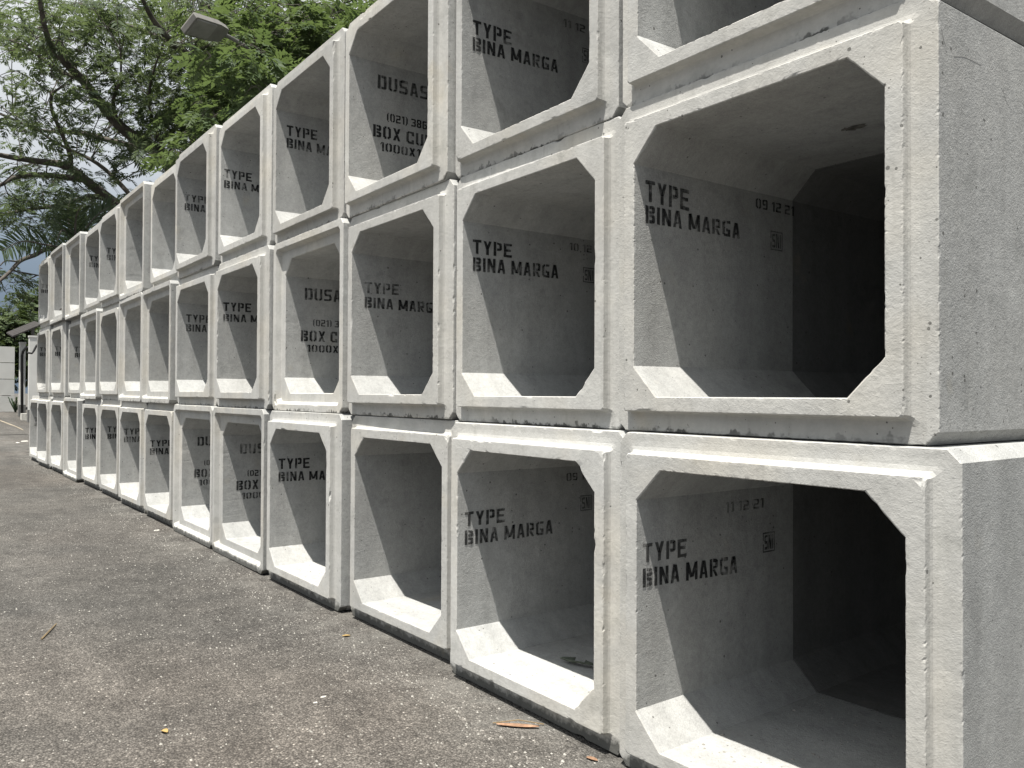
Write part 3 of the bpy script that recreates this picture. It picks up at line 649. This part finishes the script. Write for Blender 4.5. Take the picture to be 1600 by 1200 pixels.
def tree(name, label, base, branches, clumps, templ, leafm, nspray, rad, tw=0.6, sscale=1.0, tintk=1.0, flat=0.38):
    root = empty(name, base); tag(root, label, 'tree')
    skel = []
    mt = MB(); trunk_pts, trunk_r = branches[0]
    tp = smooth_path(trunk_pts); mt.tube(tp, [trunk_r[0] + (trunk_r[1] - trunk_r[0]) * i / (len(tp) - 1) for i in range(len(tp))], 10)
    wpart(mt, 'trunk', M_BARK, root); skel += tp[len(tp) // 2:]
    for pts, (ra, rb) in branches[1:]:
        sp = smooth_path(pts, 5); w = len(sp) - 1
        sp = [p + Vector((noise.noise(p * 0.9), noise.noise(p * 0.9 + Vector((9, 0, 0))), noise.noise(p * 0.9 + Vector((0, 9, 0))))) * 0.10 for p in sp]
        wpart(MB().tube(sp, [ra + (rb - ra) * (i / w) ** 0.8 for i in range(w + 1)], 7), 'branch', M_BARK, root); skel += sp
    twig = MB(); sprays = []
    for (c, rr, ti) in clumps:
        near = min(skel, key=lambda s: (s - c).length + max(0, s.z - c.z) * 0.6)
        if rng.random() < tw and (near - c).length < 3.2:
            mid = (near + c) / 2 + Vector((rng.uniform(-.2, .2), rng.uniform(-.2, .2), rng.uniform(-0.05, .25)))
            twig.tube(smooth_path([near, mid, c], 3), [0.017, 0.014, 0.012, 0.010, 0.009, 0.007, 0.006], 5)
        for q in range(nspray):
            th = rng.uniform(0, 2 * math.pi); rd = rr * math.sqrt(rng.random())
            p = c + Vector((math.cos(th) * rd, math.sin(th) * rd, rng.gauss(0, 0.33) * rr * flat * 2 - 0.25 * rd * rd / max(rr, .1)))
            if q % 3 == 0: twig.tube([c, (c + p) / 2 + Vector((0, 0, .04)), p], [0.007, 0.005, 0.003], 4)
            sprays.append((p, th + rng.gauss(0, 0.6), rng.gauss(-0.12, 0.3), rng.gauss(0, 0.35), sscale * rng.uniform(0.75, 1.25), min(1, max(0, ti + rng.gauss(0, 0.22)))))
    wpart(twig, 'twigs', M_BARK, root, smooth=False)['kind'] = 'stuff'
    foliage('crown', sprays, templ, leafm, root)
    return root

# ---------------------------------------------------------------- spreading tree with feathery leaves behind the stack
def P(l): return [at(*p) for p in l]
D0 = 21.0
base1 = at(330, 560, 21.5); base1.z = gz(base1.x)
trunk1 = [base1, at(322, 470, 21.4), at(306, 400, 21.2), at(298, 350, 21)]
br1 = [(trunk1, (0.30, 0.22)),
 (P([(298,350,21),(262,256,20.6),(225,222,20.3),(187,194,20),(160,166,19.7),(125,124,19.4),(100,98,19),(82,76,18.7),(67,40,18.4),(55,-30,18)]), (0.17, 0.035)),
 (P([(298,352,21),(240,350,21.5),(182,321,21.6),(150,296,21.4),(110,264,21.2),(62,252,21.0),(0,240,20.6),(-60,236,20)]), (0.19, 0.03)),
 (P([(240,240,20.5),(190,222,20.9),(142,210,21.2),(100,206,21.5),(62,200,21.8),(0,174,22),(-50,160,22)]), (0.075, 0.02)),
 (P([(195,328,21.6),(157,311,21.8),(132,311,21.9),(103,315,22),(66,324,22.1),(19,335,22.3),(-40,345,22.5)]), (0.085, 0.025)),
 (P([(130,282,21.3),(100,279,21),(60,273,20.7),(22,275,20.4),(0,286,20.2),(-40,300,20)]), (0.08, 0.03)),
 (P([(111,265,21.2),(108,245,21),(95,212,20.8),(84,175,20.6),(86,148,20.4),(98,138,20.3),(120,120,20)]), (0.06, 0.018)),
 (P([(225,330,21.6),(172,272,22),(120,237,22.3),(65,207,22.6),(20,180,23)]), (0.065, 0.018)),
 (P([(300,345,21),(320,220,20),(305,105,19.2),(270,65,18.8),(232,22,18.5),(210,-30,18)]), (0.15, 0.03)),
 (P([(312,160,19.6),(288,95,19.9),(248,58,20.2),(172,30,20.6),(120,10,21)]), (0.07, 0.02)),
 (P([(262,256,20.6),(250,215,20),(236,160,19.6),(240,110,19.3),(255,60,19)]), (0.05, 0.015)),
 (P([(187,194,20),(178,160,19.6),(190,120,19.2),(188,80,19)]), (0.05, 0.015)),
 (P([(125,124,19.4),(90,110,19.6),(50,80,20),(0,55,20.4),(-40,40,20.6)]), (0.05, 0.015)),
 (P([(160,166,19.7),(120,110,20.3),(90,60,20.8),(60,10,21.2)]), (0.05, 0.015)),
 (P([(300,380,21.3),(200,402,21.8),(120,398,21.6),(78,392,21.2),(58,401,21),(37,410,20.8),(20,425,20.6),(0,437,20.4),(-40,462,20)]), (0.07, 0.03)),
 (P([(37,410,20.8),(28,411,20.7),(10,410,20.6),(0,416,20.5)]), (0.022, 0.012)),
 (P([(22,424,20.6),(30,426,20.7),(58,432,20.9),(80,437,21)]), (0.02, 0.012)),
]
DENS = ["776776667666", "677784334556", "345676446778", "266667767788", "542255788880", "654324678800", "555533600000", "323543000000"]
cl1 = []
def put(px, py, D, rpx, ti): cl1.append((at(px, py, D), rpx / F_PX * D, ti))
for r_, line in enumerate(DENS):
    for c_, ch in enumerate(line):
        cnt = int(ch) * ((0.62 if c_ < 6 else 0.78) if r_ < 2 else 0.76 if (c_ >= 6 and r_ < 6) else 0.40)
        for q in range(int(cnt) + (rng.random() < cnt % 1)):
            px = c_ * 34 + rng.uniform(-4, 38); py = r_ * 40 + rng.uniform(-4, 42)
            D = rng.uniform(18.0, 23.5)
            up = max(0, 1 - py / 220)
            put(px, py, D, rng.uniform(24, 36), 0.15 + 0.55 * up * rng.random() + (0.25 if px > 230 else 0))
for px, py in ((10,345),(40,338),(60,346),(80,341),(96,333),(4,356),(20,349),(52,338),(20,309),(40,304),(55,311),(8,303),(70,300),(112,322),(90,300),(5,417),(14,441),(22,433),(6,452),(16,428),(-10,330),(-8,300),(120,300),(145,318),(160,330),(100,345),(118,338)):
    for _ in range(1): put(px + rng.uniform(-4, 4), py + rng.uniform(-4, 4), rng.uniform(20.4, 22.4), 22, 0.25)
tree('rain_tree', 'spreading feathery-leaved tree with dark bare limbs reaching over the stack', base1, br1, cl1, FINE, M_LEAF_A, 9, 0.5)

# ---------------------------------------------------------------- brighter leafy tree nearer the street lamp
base2 = at(520, 560, 19.5); base2.z = gz(base2.x)
br2 = [([base2, at(512, 380, 19.4), at(500, 250, 19.2), at(490, 170, 19)], (0.22, 0.15)),
 (P([(490,170,19),(440,110,18.5),(380,85,18),(340,50,17.5),(320,10,17)]), (0.09, 0.02)),
 (P([(490,170,19),(500,100,18.6),(520,40,18.3),(545,-20,18)]), (0.09, 0.02)),
 (P([(495,180,19),(430,150,18.4),(380,160,17.8),(350,190,17.4)]), (0.07, 0.02)),
 (P([(380,42,17),(400,45,17.2),(425,40,17.4),(452,24,17.6)]), (0.03, 0.012)),
 (P([(440,110,18.5),(445,60,18.2),(430,10,18),(420,-30,18)]), (0.06, 0.02))]
DENS2 = [(330,12,3),(365,10,4),(400,12,8),(435,18,9),(470,12,9),(505,20,7),(535,18,5),(565,14,5),(590,5,4),(385,45,4),(415,48,7),(445,50,9),(480,48,9),(512,50,9),(540,52,6),(565,38,5),(400,80,8),(430,85,9),(462,84,9),(490,84,7),(512,82,5),
         (385,112,9),(415,115,9),(445,112,6),(360,105,6),(340,118,5),(345,140,7),(370,145,9),(395,140,7),(325,165,6),(350,168,7),(372,165,4),(318,190,5),(340,190,5),(300,205,5),(305,235,3),(290,225,4),(280,240,3),(450,70,5),(480,70,5),(425,65,5)]
cl2 = [(at(px, py, D), 0.35, 0.4) for px, py, D in ((388, 92, 13.6), (402, 108, 14), (412, 128, 14.2), (398, 135, 13.5), (418, 105, 14.6), (380, 112, 14), (408, 84, 14.4), (384, 68, 13.8), (330, 88, 13.6))]
for px, py, n in DENS2:
    for q in range(max(1, int(n * 0.62))):
        a, b, D = px + rng.uniform(-20, 20), py + rng.uniform(-18, 18), rng.uniform(15.5, 20)
        cl2.append((at(a, b, D), rng.uniform(24, 34) / F_PX * D, 0.25 + 0.5 * rng.random()))
tree('bright_leafy_tree', 'dense bright green tree rising behind the tall end of the stack', base2, br2, cl2, BROAD, M_LEAF_B, 11, 0.5, flat=0.45)

# ---------------------------------------------------------------- trees beyond the panel wall
def bush_tree(px, py_top, py_bot, halfw, D, label, seed, ti):
    b = at(px, 600, D); b.z = gz(b.x); top = at(px, py_top, D); bot = at(px, py_bot, D)
    c = []
    h = top.z - bot.z; hw = halfw / F_PX * D
    rr = random.Random(seed)
    for q in range(70):
        t = rr.random(); w = hw * (1 - 0.55 * t * t)
        c.append((Vector((b.x + rr.uniform(-1, 1) * w, b.y + rr.uniform(-1, 1) * w, bot.z + t * h * (0.8 + 0.2 * rr.random()))), rr.uniform(0.5, 0.8), ti + 0.4 * rr.random()))
    brs = [([b, Vector((b.x, b.y, b.z + 0.5 * (bot.z - b.z))), bot, (bot + top) / 2], (0.2, 0.08))]
    for q in range(5):
        e = c[q * 9][0]; brs.append(([bot + (top - bot) * 0.15 * q / 2, (bot + e) / 2 + Vector((0, 0, .3)), e], (0.06, 0.02)))
    tree('broadleaf_tree', label, b, brs, c, ROUND, M_LEAF_C, 16, 0.6, tw=0.3, sscale=1.15, flat=0.8)
bush_tree(10, 478, 585, 46, 44, 'round green broadleaf tree rising just behind the panel wall', 1, 0.2)
bush_tree(62, 450, 560, 36, 48, 'darker broadleaf tree behind the wide white pillar', 2, 0.0)
bush_tree(-58, 470, 590, 44, 46, 'broadleaf tree along the panel wall away from the pillars', 3, 0.2)

# ---------------------------------------------------------------- palms
def frond(pts, mb, spr, leaf_l, n, seed, hang=0.5, pw=0.022, roll=0.0):
    rr = random.Random(seed); sp = smooth_path(pts, 6)
    mb.tube(sp, [0.028 * (1 - 0.85 * i / (len(sp) - 1)) for i in range(len(sp))], 5)
    V, F = spr
    for i in range(n):
        t = 0.08 + 0.92 * i / (n - 1); k = t * (len(sp) - 1); a = min(int(k), len(sp) - 2); p = sp[a].lerp(sp[a + 1], k - a)
        d = (sp[a + 1] - sp[a]).normalized(); side = d.cross(Vector((0, 0, 1))).normalized(); upv = side.cross(d); side = (side * math.cos(roll) + upv * math.sin(roll)); upv = side.cross(d)
        ln = leaf_l * (0.45 + 0.55 * math.sin(math.pi * min(1, 0.15 + 0.8 * t))) * rr.uniform(0.8, 1.15)
        for s in (-1, 1):
            dr = (side * s * rr.uniform(0.7, 1.0) + d * rr.uniform(0.5, 0.9) + upv * rr.uniform(-0.1, 0.5)).normalized()
            m1 = p + dr * ln * 0.5; m2 = p + dr * ln + Vector((0, 0, -hang * ln * rr.uniform(0.4, 1.2)))
            w = d * pw; q = len(V)
            V.extend([p - w * 0.5, p + w * 0.5, m1 + w, m1 - w, m2]); F.append((q, q + 1, q + 2, q + 3)); F.append((q + 3, q + 2, q + 4))
def palm(name, label, crown, fronds, trunk_r, leaf_l, n, hang):
    root = empty(name, (crown.x, crown.y, gz(crown.x))); tag(root, label, 'palm tree', 'palms behind the stack')
    b = Vector((crown.x, crown.y, gz(crown.x)))
    wpart(MB().tube(smooth_path([b, b.lerp(crown, 0.5) + Vector((0.1, 0.08, 0)), crown], 6), [trunk_r * (1.25 - 0.4 * i / 12) for i in range(13)], 9), 'trunk', M_BARK, root)
    for i, pts in enumerate(fronds):
        mb = MB(); V = []; F = []
        frond(pts, mb, (V, F), leaf_l, n, i + len(label), hang, roll=(1.15, 0.6, -0.9, 0.9, 0.4, 1.0, -0.5, 0.8)[i % 8])
        o = mesh_obj('frond', V, F, M_PALM, root); o.matrix_parent_inverse = Matrix.Translation(-Vector(root.location))
        a = o.data.attributes.new('tint', 'FLOAT', 'POINT'); rr = random.Random(i); a.data.foreach_set('value', [rr.uniform(0.1, 0.8) for _ in V])
        s = wpart(mb, 'stalk', M_BARK, root)
        s.parent = o; s.matrix_parent_inverse = Matrix.Identity(4)
c = at(118, 388, 18.8)
pf = [P([(118,388,18.8),(78,384,18.4),(36,377,18.0),(3,392,17.6)]), P([(118,388,18.8),(108,350,19.0),(108,320,19.2),(114,306,19.4)]), P([(118,388,18.8),(140,350,18.8),(160,330,18.8),(172,322,18.8)]),
      P([(118,388,18.8),(100,360,18.3),(92,368,17.8),(88,382,17.4)]), P([(118,388,18.8),(135,340,19.6),(150,345,20.3),(162,362,20.8)]), P([(118,388,18.8),(150,372,18.3),(180,376,17.8),(200,398,17.4)]),
      P([(118,388,18.8),(118,345,18.4),(124,326,18.0),(134,318,17.6)]), P([(118,388,18.8),(95,350,19.8),(86,344,20.8),(78,350,21.8)])]
palm('feather_palm', 'low palm whose long frond hangs out past the far end', c, pf, 0.13, 0.46, 50, 0.15)
c = at(318, -28, 25)
pf = []
for i, (dx, dy, dz) in enumerate(((-70, 95, -1), (-48, 118, 1.5), (-22, 122, -1.5), (6, 126, .6), (34, 112, 1.8), (62, 92, -.8), (-92, 55, .5), (85, 50, .8))):
    pf.append(P([(318, -28, 25), (318 + dx * 0.45, -40 + dy * 0.1, 25 + dz * .5), (318 + dx * 0.85, -20 + dy * 0.45, 25 + dz), (318 + dx, -28 + dy, 25 + dz * 1.1)]))
palm('drooping_palm', 'tall palm with hanging fronds behind the street lamp', c, pf, 0.15, 0.75, 46, 0.9)
# low palm frond plants at the wall foot
s = on_x(24, 646, -33.2)
root = empty('weed', (s.x, s.y, gz(s.x))); tag(root, 'small dark spiky weed growing at the foot of the panel wall', 'plant')
V = []; F = []
for i in range(16):
    a = rng.uniform(0, 6.28); l = rng.uniform(0.35, 0.8); d = Vector((math.cos(a), math.sin(a), 0)); w = Vector((-d.y, d.x, 0)) * 0.03
    q = len(V); V += [tuple(-w), tuple(w), tuple(d * l * .4 + w + Vector((0, 0, l * .8))), tuple(d * l * .4 - w + Vector((0, 0, l * .8))), tuple(d * l * .9 + Vector((0, 0, l * .75)))]
    F += [(q, q + 1, q + 2, q + 3), (q + 3, q + 2, q + 4)]
o = mesh_obj('leaves', V, F, M_PALM, root)

# ------------------------------------------------------------------ street lamp
hc = at(324, 45, 14.0)
lamp = empty('street_lamp', (0, 0, 0))
hd = (at(358, 58, 14.35) - at(293, 38, 13.65)).normalized()          # from the lamp's nose back to its arm
sd = hd.cross(Vector((0, 0, 1))).normalized(); upv = sd.cross(hd)
tl = 0.62; sd, upv = sd * math.cos(tl) + upv * math.sin(tl), upv * math.cos(tl) - sd * math.sin(tl)
rotm = Matrix((hd, sd, upv)).transposed()
armend = at(386, 73, 15.2)
pole_x = at(404, 90, 16.2); base = Vector((pole_x.x, pole_x.y, gz(pole_x.x)))
lamp.location = base; tag(lamp, 'grey street lamp with a flat boxy head among the tree leaves', 'street lamp')
sec = [(-0.40, 0.150, -0.045, 0.03), (-0.385, 0.165, -0.05, 0.055), (0.12, 0.165, -0.05, 0.06), (0.34, 0.125, -0.045, 0.055), (0.40, 0.06, -0.02, 0.03)]
v = []; f = []
for x, w, z0, z1 in sec:
    for y, z in ((-w, z0), (-w, z1 * 0.8), (-w * 0.9, z1), (w * 0.9, z1), (w, z1 * 0.8), (w, z0)): v.append(rotm @ Vector((x, y, z)) + hc)
for i in range(4):
    for j in range(6): f.append((i * 6 + j, i * 6 + (j + 1) % 6, i * 6 + 6 + (j + 1) % 6, i * 6 + 6 + j))
f += [tuple(range(6))[::-1], tuple(range(24, 30))]
o = mesh_obj('lamp_head', v, f, M_LAMP, lamp); o.matrix_parent_inverse = Matrix.Translation(-Vector(lamp.location)); head = o
v = []; f = []
for x, w in ((-0.37, 0.13), (-0.35, 0.145), (0.04, 0.145), (0.06, 0.13)):
    for y, z in ((-w, -0.047), (-w * .9, -0.060), (w * .9, -0.060), (w, -0.047)): v.append(rotm @ Vector((x, y, z)) + hc)
for i in range(3):
    for j in range(4): f.append((i * 4 + j, i * 4 + (j + 1) % 4, i * 4 + 4 + (j + 1) % 4, i * 4 + 4 + j))
f += [(3, 2, 1, 0), (12, 13, 14, 15)]
o = mesh_obj('lens', v, f, M_GLASS, head)
top = Vector((base.x, base.y, armend.z - 0.5))
wpart(MB().tube([hc + hd * 0.36, armend, top + Vector((0, 0, 0.12)), top], 0.032, 8), 'arm', M_LAMP, lamp)
wpart(MB().tube([base, base + Vector((0, 0, 2.5)), top + Vector((0, 0, 0.02))], [0.09, 0.075, 0.05], 10), 'pole', M_LAMP, lamp)

# ------------------------------------------------------------------ litter on the yard
def blade(name, L_, W_, curl, m, loc, rz, label, cat, torn=False, tilt=0.0):
    v = []; f = []; n = 10; rr = random.Random(int(L_ * 1000))
    for i in range(n + 1):
        t = i / n; w = W_ * math.sin(math.pi * min(0.97, 0.06 + 0.9 * t)) ** 0.7
        for s in (-1, -0.4, 0.4, 1):
            ww = w * (1 if not torn else rr.uniform(0.5, 1.15))
            v.append((L_ * (t - 0.5), s * ww, 0.004 + curl * abs(s) ** 1.5 * w * 2 + 0.12 * curl * L_ * (t - 0.5) ** 2 * 4 + (0.004 if torn else 0) * rr.random()))
    for i in range(n):
        for j in range(3): f.append((i * 4 + j, i * 4 + 4 + j, i * 4 + 5 + j, i * 4 + 1 + j))
    if torn: f = [q for i, q in enumerate(f) if i not in (14, 17, 20)]
    o = mesh_obj(name, v, f, m, smooth=True); o.location = loc; o.rotation_euler = (tilt, 0, rz)
    so = o.modifiers.new('thickness', 'SOLIDIFY'); so.thickness = 0.0015
    return tag(o, label, cat)
def gp(px, py, dz=0.0):
    p = on_z(px, py, 0.0)
    for _ in range(6): p = on_z(px, py, gz(p.x))
    p.z += dz; return p
a, b = gp(772, 1134), gp(846, 1139)
blade('dry_leaf', (b - a).length * 0.9, 0.015, 0.22, M_DRY, (a + b) / 2, math.atan2(b.y - a.y, b.x - a.x), 'curled brown dry leaf lying before the second bottom culvert', 'leaf')
a, b = gp(770, 1132), gp(850, 1134)
tag(MB().tube([a + Vector((0, 0, .006)), (a + b) / 2 + Vector((0, 0, .022)), b + Vector((0, 0, .006))], 0.0025, 5).build('leaf_stalk', M_TWIG), 'thin dry stalk lying along the brown leaf', 'stalk')
a, b = gp(65, 1000), gp(88, 976)
tag(MB().tube([a + Vector((0, 0, .006)), (a + b) / 2 + Vector((0.01, 0, .010)), b + Vector((0, 0, .006))], [0.005, 0.004, 0.003], 5).build('twig', M_TWIG), 'short dry twig lying alone out on the asphalt', 'twig')
p = gp(257, 1145); blade('fallen_leaf', 0.035, 0.012, 0.4, M_YELLOW, p, 0.4, 'tiny yellow leaf lying alone on the open asphalt', 'leaf')
p = gp(925, 1188); blade('leaf_scrap', 0.05, 0.010, 0.3, M_DRY, p, 0.3, 'small reddish leaf scrap at the joint of two bottom culverts', 'leaf')
p = gp(541, 998); blade('leaf_curl', 0.045, 0.009, 0.4, M_YELLOW, gp(541, 995), 1.2, 'pale curled leaf bit at the foot of the third bottom culvert', 'leaf')
fl = on_z(901, 1039, SLOPE * 0.46 + 0.137); fl.z += 0.004
blade('torn_leaf', 0.17, 0.035, 0.25, M_GREENLEAF, fl, 0.35, 'torn green leaf lying on the floor inside the second bottom culvert', 'leaf', torn=True)
for i, (px, py, s) in enumerate(((38, 690, 0.10), (28, 692, 0.07), (505, 1089, 0.016), (493, 1098, 0.013), (245, 829, 0.035), (180, 760, 0.04))):
    p = gp(px, py); v = []; rr = random.Random(i)
    mb = MB(); q = 9
    ringp = [(s * rr.uniform(0.6, 1.1) * math.cos(6.283 * j / q), s * 0.55 * rr.uniform(0.6, 1.1) * math.sin(6.283 * j / q)) for j in range(q)]
    mb.v = [Vector((x, y, 0.001)) for x, y in ringp] + [Vector((x * .75, y * .75, s * 0.22 * rr.uniform(.7, 1.2))) for x, y in ringp]
    mb.f = [(j, (j + 1) % q, q + (j + 1) % q, q + j) for j in range(q)] + [tuple(range(q, 2 * q))]
    o = mb.build('cement_scrap', M_SCRAP); o.location = p; o.rotation_euler = (0, 0, rr.uniform(0, 3))
    tag(o, ('white cement scrap on the asphalt, larger of two by the drain strip', 'white cement scrap on the asphalt, smaller of two by the drain strip', 'larger white cement flake of a pair on the open asphalt', 'smaller white cement flake of a pair on the open asphalt', 'white cement lump at the foot of the socket-rimmed bottom culverts', 'white cement crumb at the foot of the far bottom culverts')[i], 'scrap', 'white cement scraps on the yard')
# small steel offcut left standing on the lip of a top-row culvert
r_ = ROWS['T'][11]
so = empty('steel_offcut', (r_[0] + 0.05, r_[1] + 0.12, 2 * 1.2612 + SLOPE * r_[0] + 0.137))
tag(so, 'small dark steel tee left on the lip of a top-row socket culvert', 'offcut')
MB().box((-0.03, -0.02, 0), (0.03, 0.02, 0.09)).build('web', M_STEEL, so); MB().box((-0.22, -0.04, 0.0905), (0.22, 0.04, 0.115)).build('flange', M_STEEL, so)

# loose grit: far too many to count
V = []; F = []
rr = random.Random(5)
for i in range(4200):
    t = rr.random()
    if i < 2300: x, y = rr.uniform(-7, 2.6), -0.1 - abs(rr.gauss(0, 1.0)) - 0.03
    else: x, y = rr.uniform(-16, 2.5), rr.uniform(-0.30, -0.01) - (0.12 if x < -9 else 0)
    s = rr.choice((0.003, 0.003, 0.004, 0.0045, 0.005, 0.006, 0.008)) * rr.uniform(0.7, 1.2)
    a = rr.uniform(0, 3.14); n = len(V); z = gz(x)
    for j in range(5):
        th = a + 6.283 * j / 5; q = s * rr.uniform(0.7, 1.25); V.append((x + q * math.cos(th), y + q * 0.7 * math.sin(th), z))
    V.append((x, y, z + s * rr.uniform(0.5, 0.9)))
    for j in range(5): F.append((n + j, n + (j + 1) % 5, n + 5))
for i in range(420):                      # crumbs inside the nearest bottom castings
    c = ROWS['B'][rr.choice((0, 0, 0, 1, 1, 2, 3))]; x, y = c[0] + rr.uniform(-0.37, 0.37), c[1] + rr.uniform(0.02, 0.95)
    z = SLOPE * c[0] + c[3] + 0.1363; s = rr.choice((0.002, 0.003, 0.003, 0.004, 0.007)) * rr.uniform(0.7, 1.3); n = len(V); a = rr.uniform(0, 3)
    for j in range(5): V.append((x + s * rr.uniform(.7, 1.3) * math.cos(a + 6.283 * j / 5), y + s * rr.uniform(.5, 1) * math.sin(a + 6.283 * j / 5), z))
    V.append((x, y, z + s * 0.7))
    for j in range(5): F.append((n + j, n + (j + 1) % 5, n + 5))
o = mesh_obj('grit', V, F, M_STONE); o['kind'] = 'stuff'; o['label'] = 'pale loose stone grit scattered over the asphalt'; o['category'] = 'grit'
